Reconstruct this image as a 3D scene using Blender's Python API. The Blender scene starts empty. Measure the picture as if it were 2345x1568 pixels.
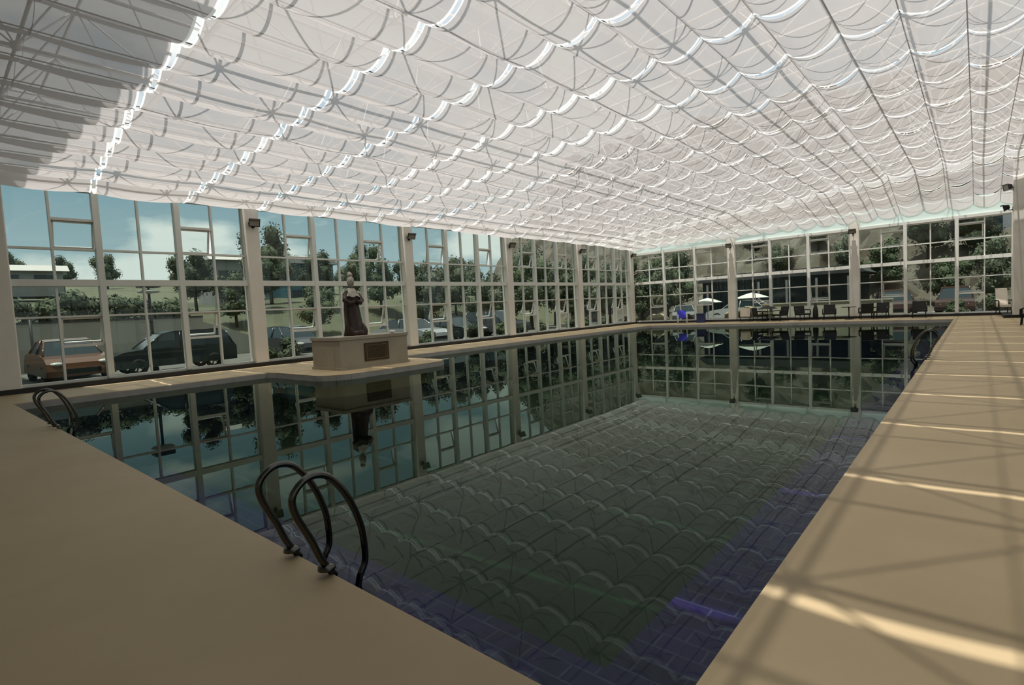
import bpy, bmesh, math, random
from mathutils import Vector, Matrix
random.seed(7)
SC = bpy.context.scene
COL = SC.collection
PI = math.pi

# ------------------------------------------------------------------ helpers
class MB:
    def __init__(s): s.v = []; s.f = []; s.sm = []
    def face(s, idx, smooth=False): s.f.append(tuple(idx)); s.sm.append(smooth)
    def box(s, x0, y0, z0, x1, y1, z1, xf=None):
        b = len(s.v)
        for x in (x0, x1):
            for y in (y0, y1):
                for z in (z0, z1):
                    p = Vector((x, y, z))
                    s.v.append(xf(p) if xf else p)
        for q in ((0, 1, 3, 2), (4, 6, 7, 5), (0, 4, 5, 1), (2, 3, 7, 6), (0, 2, 6, 4), (1, 5, 7, 3)):
            s.face([b + i for i in q])
        return s
    def tube(s, pts, r, n=10, caps=True, smooth=True):
        pts = [Vector(p) for p in pts]; b = len(s.v); N = len(pts)
        rr = r if isinstance(r, (list, tuple)) else [r] * N
        prev = None
        for i, p in enumerate(pts):
            t = (pts[min(i + 1, N - 1)] - pts[max(i - 1, 0)])
            if t.length < 1e-9: t = Vector((0, 0, 1))
            t.normalize()
            if prev is None:
                a = Vector((0, 0, 1)) if abs(t.z) < .9 else Vector((1, 0, 0))
                u = t.cross(a).normalized()
            else:
                u = (prev - t * prev.dot(t))
                u = u.normalized() if u.length > 1e-6 else t.cross(Vector((1, 0, 0))).normalized()
            prev = u; w = t.cross(u)
            for k in range(n):
                a = 2 * PI * k / n
                s.v.append(p + (u * math.cos(a) + w * math.sin(a)) * rr[i])
        for i in range(N - 1):
            for k in range(n):
                k2 = (k + 1) % n
                s.face([b + i * n + k, b + i * n + k2, b + (i + 1) * n + k2, b + (i + 1) * n + k], smooth)
        if caps:
            s.face([b + k for k in range(n)][::-1]); s.face([b + (N - 1) * n + k for k in range(n)])
        return s
    def lathe(s, prof, c=(0, 0, 0), n=16, smooth=True, sx=1, sy=1):
        b = len(s.v); c = Vector(c)
        for r, z in prof:
            for k in range(n):
                a = 2 * PI * k / n
                s.v.append(c + Vector((r * math.cos(a) * sx, r * math.sin(a) * sy, z)))
        for i in range(len(prof) - 1):
            for k in range(n):
                k2 = (k + 1) % n
                s.face([b + i * n + k, b + i * n + k2, b + (i + 1) * n + k2, b + (i + 1) * n + k], smooth)
        s.face([b + k for k in range(n)][::-1]); s.face([b + (len(prof) - 1) * n + k for k in range(n)])
        return s
    def ball(s, c, r, n=10, m=7, jit=0, rnd=random):
        if not isinstance(r, (tuple, list)): r = (r, r, r)
        b = len(s.v); c = Vector(c)
        for i in range(m + 1):
            th = PI * i / m
            for k in range(n):
                a = 2 * PI * k / n
                q = 1 + (rnd.uniform(-jit, jit) if 0 < i < m else 0)
                s.v.append(c + Vector((r[0] * math.sin(th) * math.cos(a) * q, r[1] * math.sin(th) * math.sin(a) * q, r[2] * math.cos(th) * q)))
        for i in range(m):
            for k in range(n):
                k2 = (k + 1) % n
                s.face([b + i * n + k, b + (i + 1) * n + k, b + (i + 1) * n + k2, b + i * n + k2], True)
        return s
    def prism(s, poly, z0, z1, xf=None):
        b = len(s.v); n = len(poly)
        for z in (z0, z1):
            for x, y in poly:
                p = Vector((x, y, z)); s.v.append(xf(p) if xf else p)
        for k in range(n):
            k2 = (k + 1) % n
            s.face([b + k, b + k2, b + n + k2, b + n + k])
        s.face([b + k for k in range(n)][::-1]); s.face([b + n + k for k in range(n)])
        return s
    def grid(s, fn, nu, nv, smooth=True):
        b = len(s.v)
        for i in range(nu + 1):
            for j in range(nv + 1): s.v.append(Vector(fn(i / nu, j / nv)))
        for i in range(nu):
            for j in range(nv):
                a = b + i * (nv + 1) + j
                s.face([a, a + 1, a + nv + 2, a + nv + 1], smooth)
        return s
    def build(s, name, mat, parent=None, off=None, fix=True):
        me = bpy.data.meshes.new(name)
        o = Vector(off) if off else Vector((0, 0, 0))
        me.from_pydata([tuple(v - o) for v in s.v], [], s.f)
        me.polygons.foreach_set('use_smooth', s.sm)
        if fix:
            bm = bmesh.new(); bm.from_mesh(me)
            bmesh.ops.recalc_face_normals(bm, faces=bm.faces); bm.to_mesh(me); bm.free()
        me.materials.append(mat)
        ob = bpy.data.objects.new(name, me); COL.objects.link(ob)
        if parent is not None: ob.parent = parent
        if off: ob.location = o
        return ob

def tag(o, label, cat, group=None):
    o['label'] = label; o['category'] = cat
    if group: o['group'] = group
    return o
def struct(o): o['kind'] = 'structure'; return o
def empty(name, loc=(0, 0, 0), rz=0, rx=0, ry=0):
    o = bpy.data.objects.new(name, None); COL.objects.link(o)
    o.location = loc; o.rotation_euler = (rx, ry, rz); o.empty_display_size = .2
    return o
def copy_tree(o, parent=None):
    c = o.copy(); COL.objects.link(c)
    if parent is not None: c.parent = parent
    for ch in list(o.children): copy_tree(ch, c)
    return c

# ------------------------------------------------------------------ materials
def new_mat(name):
    m = bpy.data.materials.new(name); m.use_nodes = True
    nt = m.node_tree; nt.nodes.clear()
    out = nt.nodes.new('ShaderNodeOutputMaterial')
    return m, nt, out
def N(nt, t, **kw):
    n = nt.nodes.new(t)
    for k, v in kw.items():
        if k.startswith('_'): setattr(n, k[1:], v)
        else: n.inputs[k.replace('__', ' ')].default_value = v
    return n
def pbr(name, col, rough=.6, metal=0, col2=None, scale=5, detail=4, bump=0, bscale=None, spec=.4, stretch=None):
    m, nt, out = new_mat(name)
    b = N(nt, 'ShaderNodeBsdfPrincipled', Roughness=rough, Metallic=metal)
    b.inputs['Specular IOR Level'].default_value = spec
    b.inputs['Base Color'].default_value = (*col, 1)
    nt.links.new(b.outputs[0], out.inputs[0])
    tc = N(nt, 'ShaderNodeTexCoord')
    vec = tc.outputs['Object']
    if stretch:
        mp = N(nt, 'ShaderNodeMapping'); mp.inputs['Scale'].default_value = stretch
        nt.links.new(vec, mp.inputs[0]); vec = mp.outputs[0]
    if col2 is not None:
        no = N(nt, 'ShaderNodeTexNoise', Scale=scale, Detail=detail, Roughness=.6)
        nt.links.new(vec, no.inputs['Vector'])
        r = N(nt, 'ShaderNodeValToRGB')
        r.color_ramp.elements[0].position = .32; r.color_ramp.elements[1].position = .68
        r.color_ramp.elements[0].color = (*col, 1); r.color_ramp.elements[1].color = (*col2, 1)
        nt.links.new(no.outputs[0], r.inputs[0]); nt.links.new(r.outputs[0], b.inputs['Base Color'])
    if bump:
        n2 = N(nt, 'ShaderNodeTexNoise', Scale=bscale or scale * 4, Detail=6)
        nt.links.new(vec, n2.inputs['Vector'])
        bp = N(nt, 'ShaderNodeBump', Strength=bump, Distance=.02)
        nt.links.new(n2.outputs[0], bp.inputs['Height']); nt.links.new(bp.outputs[0], b.inputs['Normal'])
    return m
def tile(name, c1, c2, grout, w, h, rough=.25, axes='XY', gw=.006, offs=.0):
    m, nt, out = new_mat(name)
    b = N(nt, 'ShaderNodeBsdfPrincipled', Roughness=rough)
    nt.links.new(b.outputs[0], out.inputs[0])
    tc = N(nt, 'ShaderNodeTexCoord')
    sp = N(nt, 'ShaderNodeSeparateXYZ'); cb = N(nt, 'ShaderNodeCombineXYZ')
    nt.links.new(tc.outputs['Object'], sp.inputs[0])
    nt.links.new(sp.outputs[axes[0]], cb.inputs['X']); nt.links.new(sp.outputs[axes[1]], cb.inputs['Y'])
    br = N(nt, 'ShaderNodeTexBrick', Scale=1.0)
    br.offset = offs; br.inputs['Brick Width'].default_value = w; br.inputs['Row Height'].default_value = h
    br.inputs['Mortar Size'].default_value = gw; br.inputs['Color1'].default_value = (*c1, 1)
    br.inputs['Color2'].default_value = (*c2, 1); br.inputs['Mortar'].default_value = (*grout, 1)
    nt.links.new(cb.outputs[0], br.inputs['Vector']); nt.links.new(br.outputs['Color'], b.inputs['Base Color'])
    return m
def glass_mat(name, tint):
    m, nt, out = new_mat(name)
    t = N(nt, 'ShaderNodeBsdfTransparent'); t.inputs[0].default_value = (*tint, 1)
    g = N(nt, 'ShaderNodeBsdfGlossy', Roughness=0.0)
    f = N(nt, 'ShaderNodeFresnel', IOR=1.45); mx = N(nt, 'ShaderNodeMixShader')
    nt.links.new(f.outputs[0], mx.inputs[0]); nt.links.new(t.outputs[0], mx.inputs[1]); nt.links.new(g.outputs[0], mx.inputs[2])
    nt.links.new(mx.outputs[0], out.inputs[0])
    return m
def fabric_mat(name, refl, trans, see=.165, tfac=.187):
    m, nt, out = new_mat(name)
    d = N(nt, 'ShaderNodeBsdfDiffuse'); d.inputs[0].default_value = (*refl, 1)
    t = N(nt, 'ShaderNodeBsdfTranslucent'); t.inputs[0].default_value = (*trans, 1)
    p = N(nt, 'ShaderNodeBsdfTransparent')
    a = N(nt, 'ShaderNodeMixShader', Fac=tfac); c = N(nt, 'ShaderNodeMixShader', Fac=see)
    tc = N(nt, 'ShaderNodeTexCoord')
    no = N(nt, 'ShaderNodeTexNoise', Scale=1.3, Detail=5)
    mp = N(nt, 'ShaderNodeMapping'); mp.inputs['Scale'].default_value = (3, .6, 1)
    nt.links.new(tc.outputs['Object'], mp.inputs[0]); nt.links.new(mp.outputs[0], no.inputs['Vector'])
    bp = N(nt, 'ShaderNodeBump', Strength=.25, Distance=.06)
    nt.links.new(no.outputs[0], bp.inputs['Height'])
    nt.links.new(bp.outputs[0], d.inputs['Normal']); nt.links.new(bp.outputs[0], t.inputs['Normal'])
    nt.links.new(d.outputs[0], a.inputs[1]); nt.links.new(t.outputs[0], a.inputs[2])
    nt.links.new(a.outputs[0], c.inputs[1]); nt.links.new(p.outputs[0], c.inputs[2])
    nt.links.new(c.outputs[0], out.inputs[0])
    return m
def water_mat(name, tint):
    m, nt, out = new_mat(name)
    t = N(nt, 'ShaderNodeBsdfTransparent'); t.inputs[0].default_value = (*tint, 1)
    g = N(nt, 'ShaderNodeBsdfGlossy', Roughness=0.0); g.inputs[0].default_value = (.56, .64, .57, 1)
    f = N(nt, 'ShaderNodeFresnel', IOR=1.26); mx = N(nt, 'ShaderNodeMixShader')
    tc = N(nt, 'ShaderNodeTexCoord')
    n1 = N(nt, 'ShaderNodeTexNoise', Scale=2.2, Detail=3)
    nt.links.new(tc.outputs['Object'], n1.inputs['Vector'])
    bp = N(nt, 'ShaderNodeBump', Strength=.008, Distance=.02)
    nt.links.new(n1.outputs[0], bp.inputs['Height'])
    nt.links.new(bp.outputs[0], g.inputs['Normal'])
    nt.links.new(f.outputs[0], mx.inputs[0]); nt.links.new(t.outputs[0], mx.inputs[1]); nt.links.new(g.outputs[0], mx.inputs[2])
    nt.links.new(mx.outputs[0], out.inputs[0])
    return m

M = {}
M['deck'] = pbr('deck_stone', (.362, .275, .158), .55, col2=(.405, .313, .187), scale=.8, bump=.03, bscale=60)
M['coping'] = pbr('coping_stone', (.33, .31, .29), .5, col2=(.40, .37, .33), scale=3)
M['ledge'] = tile('blue_tile', (.014, .006, .066), (.018, .008, .082), (.05, .045, .11), .24, .12, .3, offs=.5)
M['pooltile'] = tile('green_tile', (.006, .017, .008), (.007, .020, .009), (.004, .010, .005), .30, .30, .3)
M['poolside'] = tile('blue_side_tile', (.02, .02, .09), (.025, .025, .11), (.04, .04, .09), .24, .12, .3, axes='YZ', offs=.5)
M['water'] = water_mat('pool_water', (.70, .80, .74))
M['column'] = pbr('column_plaster', (.70, .655, .575), .7, col2=(.76, .71, .63), scale=1.5)
M['frame'] = pbr('window_aluminium', (.66, .655, .60), .45, .0, col2=(.70, .70, .645), scale=2)
M['plinth'] = pbr('plinth_black', (.010, .008, .007), .5, col2=(.02, .016, .013), scale=4)
M['glass'] = glass_mat('pane_glass', (.64, .735, .69))
M['fabric'] = fabric_mat('shade_fabric', (.72, .70, .69), (1.0, .95, .94))
M['hem'] = fabric_mat('shade_hem', (.88, .90, .88), (1, 1, .98), see=.05, tfac=.52)
M['valance'] = fabric_mat('shade_valance', (.70, .80, .75), (.85, 1, .94), see=.05, tfac=.5)
M['pale_fabric'] = fabric_mat('shade_pale_fabric', (.78, .78, .77), (1, .985, .98), tfac=.25)
M['fascia'] = fabric_mat('frosted_panel', (.80, .87, .84), (.85, 1, .95), see=.03, tfac=.35)
M['cable'] = pbr('cable_steel', (.05, .05, .05), .5)
M['truss'] = pbr('truss_steel', (.78, .78, .77), .5)
M['slab'] = pbr('shading_slab_grey', (.3, .3, .3), .8)
M['chrome'] = pbr('ladder_steel', (.10, .10, .095), .2, 1.0)
M['black'] = pbr('lamp_black', (.012, .011, .010), .5)
M['lens'] = pbr('lamp_lens', (.30, .29, .24), .2)
M['marble'] = pbr('pedestal_stone', (.29, .25, .185), .5, col2=(.35, .305, .235), scale=1.2)
M['plaque'] = pbr('plaque_bronze', (.035, .022, .010), .45, .3, col2=(.07, .045, .02), scale=14)
M['gilt'] = pbr('plaque_gilt', (.16, .10, .04), .5)
M['wood'] = pbr('statue_wood', (.018, .009, .006), .5, col2=(.045, .021, .013), scale=5, bump=.4, bscale=14, stretch=(3, 3, .8))
M['pale'] = pbr('statue_pale', (.36, .32, .26), .6, col2=(.46, .42, .35), scale=9)
M['white'] = pbr('white_enamel', (.75, .75, .72), .4)
M['rattan'] = pbr('black_rattan', (.004, .004, .003), .6, col2=(.012, .011, .009), scale=60)
M['beige'] = pbr('beige_cloth', (.55, .48, .38), .8)
M['blue'] = pbr('blue_plastic', (.035, .035, .42), .4)
M['navy'] = pbr('navy_plastic', (.02, .03, .10), .5)

# ------------------------------------------------------------------ dimensions
YB = -39.92          # back of the hall
XR = 20.3            # right side of the hall
BAY = 6.62
YC = [-.2 - BAY * k for k in range(7)]           # columns along the long glass wall
XC = [-.25, 6.72, 13.35, 20.0]                   # columns along the far glass wall
PX0, PX1, PY0, PY1 = 2.55, 17.68, -33.31, -2.97  # pool opening
WZ = -.15                                        # water level

# ------------------------------------------------------------------ floor, pool
def bulge_poly():
    pts = [(PX0 - .05, -27.75)]
    def arc(cx, cy, r, a0, a1, n=7):
        for i in range(n + 1):
            a = math.radians(a0 + (a1 - a0) * i / n)
            pts.append((cx + r * math.cos(a), cy + r * math.sin(a)))
    pts.append((3.0, -27.62))
    arc(4.95, -26.75, .85, -90, 0); arc(4.95, -24.05, .85, 0, 90)
    pts.append((3.0, -23.08)); pts.append((PX0 - .05, -22.95))
    return pts
b = MB()
T = .6
b.box(-.6, YB - .5, -T, PX0, .6, 0)
b.box(PX1, YB - .5, -T, XR + .5, .6, 0)
b.box(PX0, YB - .5, -T, PX1, PY0, 0)
b.box(PX0, PY1, -T, PX1, .6, 0)
b.prism(bulge_poly(), -T, -.001)
fl = struct(b.build('floor', M['deck']))
# pale coping stones capping the pool rim
b = MB()
cw, ch = .32, .012
def ring(mb, x0, x1, y0, y1, w, z0, z1):
    mb.box(x0 - w, y0 - w, z0, x1 + w, y0 + .03, z1); mb.box(x0 - w, y1 - .03, z0, x1 + w, y1 + w, z1)
    mb.box(x0 - w, y0, z0, x0 + .03, y1, z1); mb.box(x1 - .03, y0, z0, x1 + w, y1, z1)
rim = MB()
rim.box(PX0 - .02, PY0, -.30, PX0 + .035, -27.7, -.012); rim.box(PX0 - .02, -23.0, -.30, PX0 + .035, PY1, -.012)
rim.box(PX0, PY1 - .035, -.30, PX1, PY1 + .02, -.012)
bp = bulge_poly()
for k in range(len(bp) - 1):
    a, c = Vector((*bp[k], 0)), Vector((*bp[k + 1], 0))
    d = (c - a).normalized(); nrm = Vector((d.y, -d.x, 0))
    base = len(rim.v)
    for q, zz in ((a, -.30), (c, -.30), (c, -.012), (a, -.012)): rim.v.append(Vector((q.x, q.y, zz)) + nrm * .03)
    rim.face([base, base + 1, base + 2, base + 3])
struct(rim.build('trim_1', M['coping'])); 
# pool shell: walls, deep floor, blue shelf around the near and right sides
PD = -1.9
b = MB()
b.box(PX0, PY0, PD - .2, PX1, PY1, PD)
struct(b.build('pool_floor', M['pooltile']))
b = MB()
b.box(PX0 - .2, PY0 - .2, PD, PX0 + .001, PY1 + .2, -.02); b.box(PX1, PY0 - .2, PD, PX1 + .2, PY1 + .2, -.02)
b.box(PX0, PY0 - .2, PD, PX1, PY0, -.02); b.box(PX0, PY1, PD, PX1, PY1 + .2, -.02)
struct(b.build('pool_wall', M['poolside']))
b = MB()
LW = .5
b.box(PX1 - LW, PY0, PD, PX1, PY1, WZ - .07)
b.box(PX0, PY0, PD, PX1 - LW, PY0 + LW, WZ - .07)
struct(b.build('pool_ledge_slab', M['ledge']))
b = MB()
b.face([0, 1, 2, 3]); b.v = [Vector((PX0, PY0, WZ)), Vector((PX1, PY0, WZ)), Vector((PX1, PY1, WZ)), Vector((PX0, PY1, WZ))]
struct(b.build('pool_water', M['water'], fix=False))

# ------------------------------------------------------------------ glazed walls
def wall_map(kind):
    # u runs along the wall, d points into the hall, z up
    if kind == 'left': return lambda p: Vector((-.30 + p.y, p.x, p.z))
    if kind == 'far': return lambda p: Vector((p.x, .30 - p.y, p.z))
    if kind == 'right': return lambda p: Vector((XR + .10 - p.y, p.x, p.z))
    if kind == 'back': return lambda p: Vector((p.x, YB - .1 + p.y, p.z))
wn = [0]
def window_bay(kind, u0, u1, flip, ztop):
    """one glazed bay between two columns: six lights wide, top hung sashes in the second and fifth"""
    wn[0] += 1
    xf = wall_map(kind)
    W = u1 - u0; p = W / 6.0
    f = MB()
    f.box(u0, -.04, .0, u1, .10, .20, xf)
    f.box(u0, -.04, 1.91, u1, .08, 1.96, xf)
    f.box(u0, -.05, 2.76, u1, .16, 2.94, xf)
    f.box(u0, -.04, 3.74, u1, .08, 3.80, xf)
    f.box(u0, -.05, ztop - .14, u1, .10, ztop, xf)
    for k in range(1, 6):
        u = u0 + p * k
        if k % 2 == 0: f.box(u - .075, -.05, .15, u + .075, .17, ztop, xf)
        else: f.box(u - .026, -.04, .15, u + .026, .09, ztop, xf)
    cells = []
    zs = [(.20, 1.91), (1.96, 2.76), (2.94, 3.74), (3.80, ztop - .14)]
    for k in range(6):
        for zi, (z0, z1) in enumerate(zs):
            if k in (1, 4) and zi in (0, 3):
                zm = 1.13 if zi == 0 else 4.58
                f.box(u0 + p * k, -.03, zm - .035, u0 + p * (k + 1), .08, zm + .035, xf)
                cells.append((k, (z0, zm - .035) if zi == 0 else (zm + .035, z1)))
            else: cells.append((k, (z0, z1)))
    root = struct(f.build('window_%d' % wn[0], M['frame']))
    g = MB()
    for k, (z0, z1) in cells:
        e = .075 if True else 0
        b = len(g.v)
        for (u, z) in ((u0 + p * k, z0), (u0 + p * (k + 1), z0), (u0 + p * (k + 1), z1), (u0 + p * k, z1)):
            g.v.append(xf(Vector((u, .0, z))))
        g.face([b, b + 1, b + 2, b + 3])
    g.build('glass_pane', M['glass'], root, fix=False)
    for k in (1, 4):
        for z0, z1 in ((1.165, 1.91), (3.80, 4.545)):
            a = math.radians(17)
            ua, ub = u0 + p * k + .04, u0 + p * (k + 1) - .05
            def sx(q, z1=z1, a=a):
                h = q.z - z1
                return xf(Vector((q.x, q.y * math.cos(a) + h * math.sin(a) - .02, z1 + h * math.cos(a) - q.y * math.sin(a))))
            s = MB()
            w = .045
            s.box(ua, -.03, z0, ub, .03, z0 + w, sx); s.box(ua, -.03, z1 - w, ub, .03, z1, sx)
            s.box(ua, -.03, z0, ua + w, .03, z1, sx); s.box(ub - w, -.03, z0, ub, .03, z1, sx)
            sash = s.build('window_sash', M['frame'], root)
            q = MB(); b = 0
            for (u, z) in ((ua + w, z0 + w), (ub - w, z0 + w), (ub - w, z1 - w), (ua + w, z1 - w)): q.v.append(sx(Vector((u, 0, z))))
            q.face([0, 1, 2, 3]); q.build('sash_pane', M['glass'], sash, fix=False)
    return root
ZL, ZF = 5.5, 4.92
for k in range(6): window_bay('left', -32.95 if k == 4 else YC[k + 1] + .2, YC[k] - .2, False, ZL)
for k in range(3): window_bay('far', XC[k] + .2, XC[k + 1] - .2, False, ZF)
YR = [-2.85 - BAY * k for k in range(7)]
for k in range(6): window_bay('right', max(YR[k + 1] + .2, YB), YR[k] - .2, True, 6.85)
b = MB(); b.box(-.6, YB - .5, 0, XR + .6, YB - .1, 9.0); struct(b.build('wall_back', M['column']))
# columns
def column(x0, y0, x1, y1, h):
    m = MB(); e = .03
    m.prism([(x0 + e, y0), (x1 - e, y0), (x1, y0 + e), (x1, y1 - e), (x1 - e, y1), (x0 + e, y1), (x0, y1 - e), (x0, y0 + e)], 0, h)
    m.box(x0 - .0, y0 - .0, h - .12, x1 + .0, y1 + .0, h - .02)
    return struct(m.build('column', M['column']))
for y in YC[:5]: column(-.48, y - .24, -.04, y + .24, ZL - .0)
column(-.48, YC[5] - .24, -.04, YC[5] + .46, ZL)
column(-.48, YB - .3, -.04, YB + .2, ZL)
for x in XC[1:3]: column(x - .24, .06, x + .24, .50, ZF + .7)
column(19.72, .06, 20.2, .50, ZF + 1.2)
for y in YR[:1]: column(19.66, y - .26, 20.32, y + .26, 6.75)
for y in YR[1:6]: column(20.05, y - .24, 20.5, y + .24, 6.8)
# head beams
b = MB(); b.box(-.5, YB, ZL - .02, -.16, .3, ZL + .18); struct(b.build('trim_2', M['frame']))
b = MB(); b.box(-.5, .14, ZF - .08, XR + .2, .5, ZF + .06); struct(b.build('trim_3', M['frame']))
b = MB(); b.box(-.5, .28, ZF + .06, XR + .2, .31, ZF + .95); struct(b.build('wall_fascia', M['fascia'], fix=True))
b = MB(); b.box(XR - .08, YB, 6.83, XR + .26, .3, 7.0); struct(b.build('trim_4', M['frame']))
# black plinths
b = MB(); b.box(-.5, YB, 0, -.0, .5, .13); struct(b.build('baseboard_left', M['plinth']))
b = MB(); b.box(.0, -.0, 0, 19.36, .5, .13); b.box(19.36, -3.15, 0, XR, .5, .13); struct(b.build('baseboard_far', M['plinth']))
b = MB(); b.box(20.0, YB, 0, XR + .1, -3.15, .13); struct(b.build('baseboard_right', M['plinth']))

# ------------------------------------------------------------------ roof shades
CX = [18.35 - .955 * n for n in range(19, -3, -1)]      # cusps, from the left wall to the right
CX[0] = 0.0
CX = [c for c in CX if c <= 20.3]
def zroof(x, y):
    z = 5.45 + .07 * x
    if y > -5.6:
        t = min(1, (y + 5.6) / 5.35)
        z = z * (1 - t) + 5.37 * t
    return z
SEAM = [YB, -35.48, -33.27, -31.05] + [-31.05 + 2.217 * k for k in range(1, 11)] + [-6.75, -5.95, -5.05, -3.4, -1.8, -.30]
SHUT = {1: 16.0, 2: 14.6}      # the folds behind these seams overlap up to this distance from the glass wall
def seam_y(k, x):
    y = SEAM[k]
    if k == 3: y -= .5 * math.sin(PI * min(max(x, 0), 16) / 16)
    return y
rs = random.Random(3)
GAP = .072
NS = len(SEAM) - 1
def shade_strip(k):
    sagm = [rs.uniform(.90, 1.12) for _ in CX]
    ph = rs.uniform(-.02, .02)
    nsub, nv = 10, 6
    us = []
    for c in range(len(CX) - 1):
        for i in range(nsub + (1 if c == len(CX) - 2 else 0)): us.append((c, i / nsub))
    def P(u, v):
        c, t = u
        x = CX[c] + (CX[c + 1] - CX[c]) * t
        def gp(q):
            if q in SHUT: return GAP * max(0, min(1, (x - SHUT[q]) / 4.0)) - .004
            return GAP
        y0 = seam_y(k, x) + gp(k); y1 = seam_y(k + 1, x) - gp(k + 1)
        y = y0 + (y1 - y0) * v
        wdt = CX[c + 1] - CX[c]
        s = .27 * wdt / .955 * sagm[c] * (.80 + .2 * math.sin(PI * v))
        z = zroof(x, y) - s * (max(0, math.sin(PI * t)) ** .75) + ph * math.sin(PI * v)
        return Vector((x, y, z))
    m = MB()
    nu = len(us)
    for u in us:
        for j in range(nv + 1): m.v.append(P(u, j / nv))
    for i in range(nu - 1):
        for j in range(nv):
            a = i * (nv + 1) + j
            m.face([a, a + nv + 1, a + nv + 2, a + 1], True)
    root = m.build('canopy_shade', M['pale_fabric'] if abs(SEAM[k] + 5.95) < .01 else M['fabric'], fix=False)
    for v, sg in ((0, -1), (1, 1)):
        if (k if v == 0 else k + 1) in SHUT: continue
        h = MB(); last = k == NS - 1 and v == 1
        for u in us:
            p = P(u, v)
            h.v.append(p + Vector((0, 0, .004))); h.v.append(p + Vector((0, sg * (.012 if last else .034), -.06 if last else -.012)))
        for i in range(nu - 1): h.face([2 * i, 2 * i + 2, 2 * i + 3, 2 * i + 1], True)
        h.build('valance' if last else 'hem', M['valance'] if last else M['hem'], root, fix=False)
    return root
ordw = ['first', 'second', 'third', 'fourth', 'fifth', 'sixth', 'seventh', 'eighth', 'ninth', 'tenth', 'eleventh', 'twelfth', 'thirteenth', 'fourteenth', 'fifteenth', 'sixteenth', 'seventeenth', 'eighteenth', 'nineteenth', 'twentieth', 'twenty-first', 'twenty-second', 'twenty-third', 'twenty-fourth', 'twenty-fifth', 'twenty-sixth', 'twenty-seventh', 'twenty-eighth', 'twenty-ninth', 'thirtieth']
for k in range(NS):
    n = NS - k
    lab = 'white scalloped fabric roof shade strip, %s from the far glass wall' % ordw[n - 1]
    if n == 1: lab = 'white scalloped fabric roof shade strip meeting the far glass wall'
    tag(shade_strip(k), lab, 'roof shade', 'fabric shade strips under the roof')
CZ = .030
for i, x in enumerate(CX[1:-1]):
    m = MB()
    pts = [(x, YB, zroof(x, YB) + CZ), (x, -5.6, zroof(x, -5.6) + CZ), (x, -.30, zroof(x, -.30) + CZ)]
    m.tube(pts, .011, 6)
    tag(m.build('hanging_cable', M['cable']), 'thin dark cable along the shade folds, %s from the long glass wall' % ordw[i], 'cable', 'cables carrying the roof shades')

# ------------------------------------------------------------------ space frame above the shades
MOD = 2.217
NX = [17.47 + MOD * i for i in range(-8, 2)]
NY = [-30.96 + MOD * j for j in range(-5, 15)]
def zb(x): return 5.45 + .07 * x + .42
def zt(x): return zb(x) + 1.5
b = MB()
def bar(a, c, r): b.tube([a, c], r, 6, caps=False)
R1, R2, R3 = .028, .028, .017
for x in NX:
    bar((x, NY[0], zb(x)), (x, NY[-1], zb(x)), R1)
    for y in NY: b.ball((x, y, zb(x)), .085, 8, 5)
for y in NY: bar((NX[0], y, zb(NX[0])), (NX[-1], y, zb(NX[-1])), R1)
TX = [x + MOD / 2 for x in NX[:-1]]; TY = [y + MOD / 2 for y in NY[:-1]]
for x in TX: bar((x, TY[0], zt(x)), (x, TY[-1], zt(x)), R2)
for y in TY: bar((TX[0], y, zt(TX[0])), (TX[-1], y, zt(TX[-1])), R2)
for i, x in enumerate(TX):
    for j, y in enumerate(TY):
        for dx in (0, 1):
            for dy in (0, 1): bar((x, y, zt(x)), (NX[i + dx], NY[j + dy], zb(NX[i + dx])), R3)
struct(b.build('roof_beam_lattice', M['truss'], fix=False))
# unseen slab added over the entrance end, outline shaped to shade fabric and deck
b = MB(); b.prism([(-16, -56), (XR + 14, -56), (XR + 14, -34.95), (10.6, -34.95), (10.2, -32.05), (-1.5, -33.45), (-16, -33.45)], 9.0, 9.25)
struct(b.build('shading_slab', M['slab']))

# ------------------------------------------------------------------ pool ladders
def ladder(rootloc, rz, label):
    """rails arch from the pool wall over the rim and back down into the water; local +Y points into the pool"""
    root = empty('pool_ladder', rootloc, rz)
    prof = [(.02, -.02), (-.06, .11), (-.11, .24), (-.185, .40), (-.205, .50), (-.17, .565), (-.10, .605), (-.02, .60), (.05, .55), (.14, .42), (.21, .24), (.23, .10), (.225, -.02), (.17, -.14), (.14, -.5), (.14, -1.25)]
    def smooth(ps, n=4):
        out = []
        for i in range(len(ps) - 1):
            p0, p1, p2, p3 = ps[max(i - 1, 0)], ps[i], ps[i + 1], ps[min(i + 2, len(ps) - 1)]
            for k in range(n):
                t = k / n
                out.append(tuple(.5 * ((2 * p1[q]) + (-p0[q] + p2[q]) * t + (2 * p0[q] - 5 * p1[q] + 4 * p2[q] - p3[q]) * t * t + (-p0[q] + 3 * p1[q] - 3 * p2[q] + p3[q]) * t ** 3) for q in (0, 1)))
        out.append(ps[-1]); return out
    for sx in (-.21, .21):
        m = MB(); m.tube([(sx, y, z) for y, z in smooth(prof)], .021, 10)
        r = m.build('rail', M['chrome'], root)
        f = MB(); f.lathe([(.02, -.012), (.052, -.01), (.05, .006), (.022, .02)], (sx, -.03, .05), 14); f.build('flange', M['chrome'], r)
    for z in (-.42, -.72, -1.02):
        m = MB(); m.box(-.21, .10, z, .21, .19, z + .03); m.build('step', M['chrome'], root)
    tag(root, label, 'ladder', 'steel pool ladders'); return root
ladder((15.42, -33.31, 0), 0, 'large stainless steel pool ladder with two arched rails, nearest the viewer')
ladder((7.36, -33.31, 0), 0, 'small stainless steel pool ladder by the corner near the glass wall')
ladder((17.68, -20.6, 0), PI / 2, 'dark pool ladder over the rim of the sunlit deck side')

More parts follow.
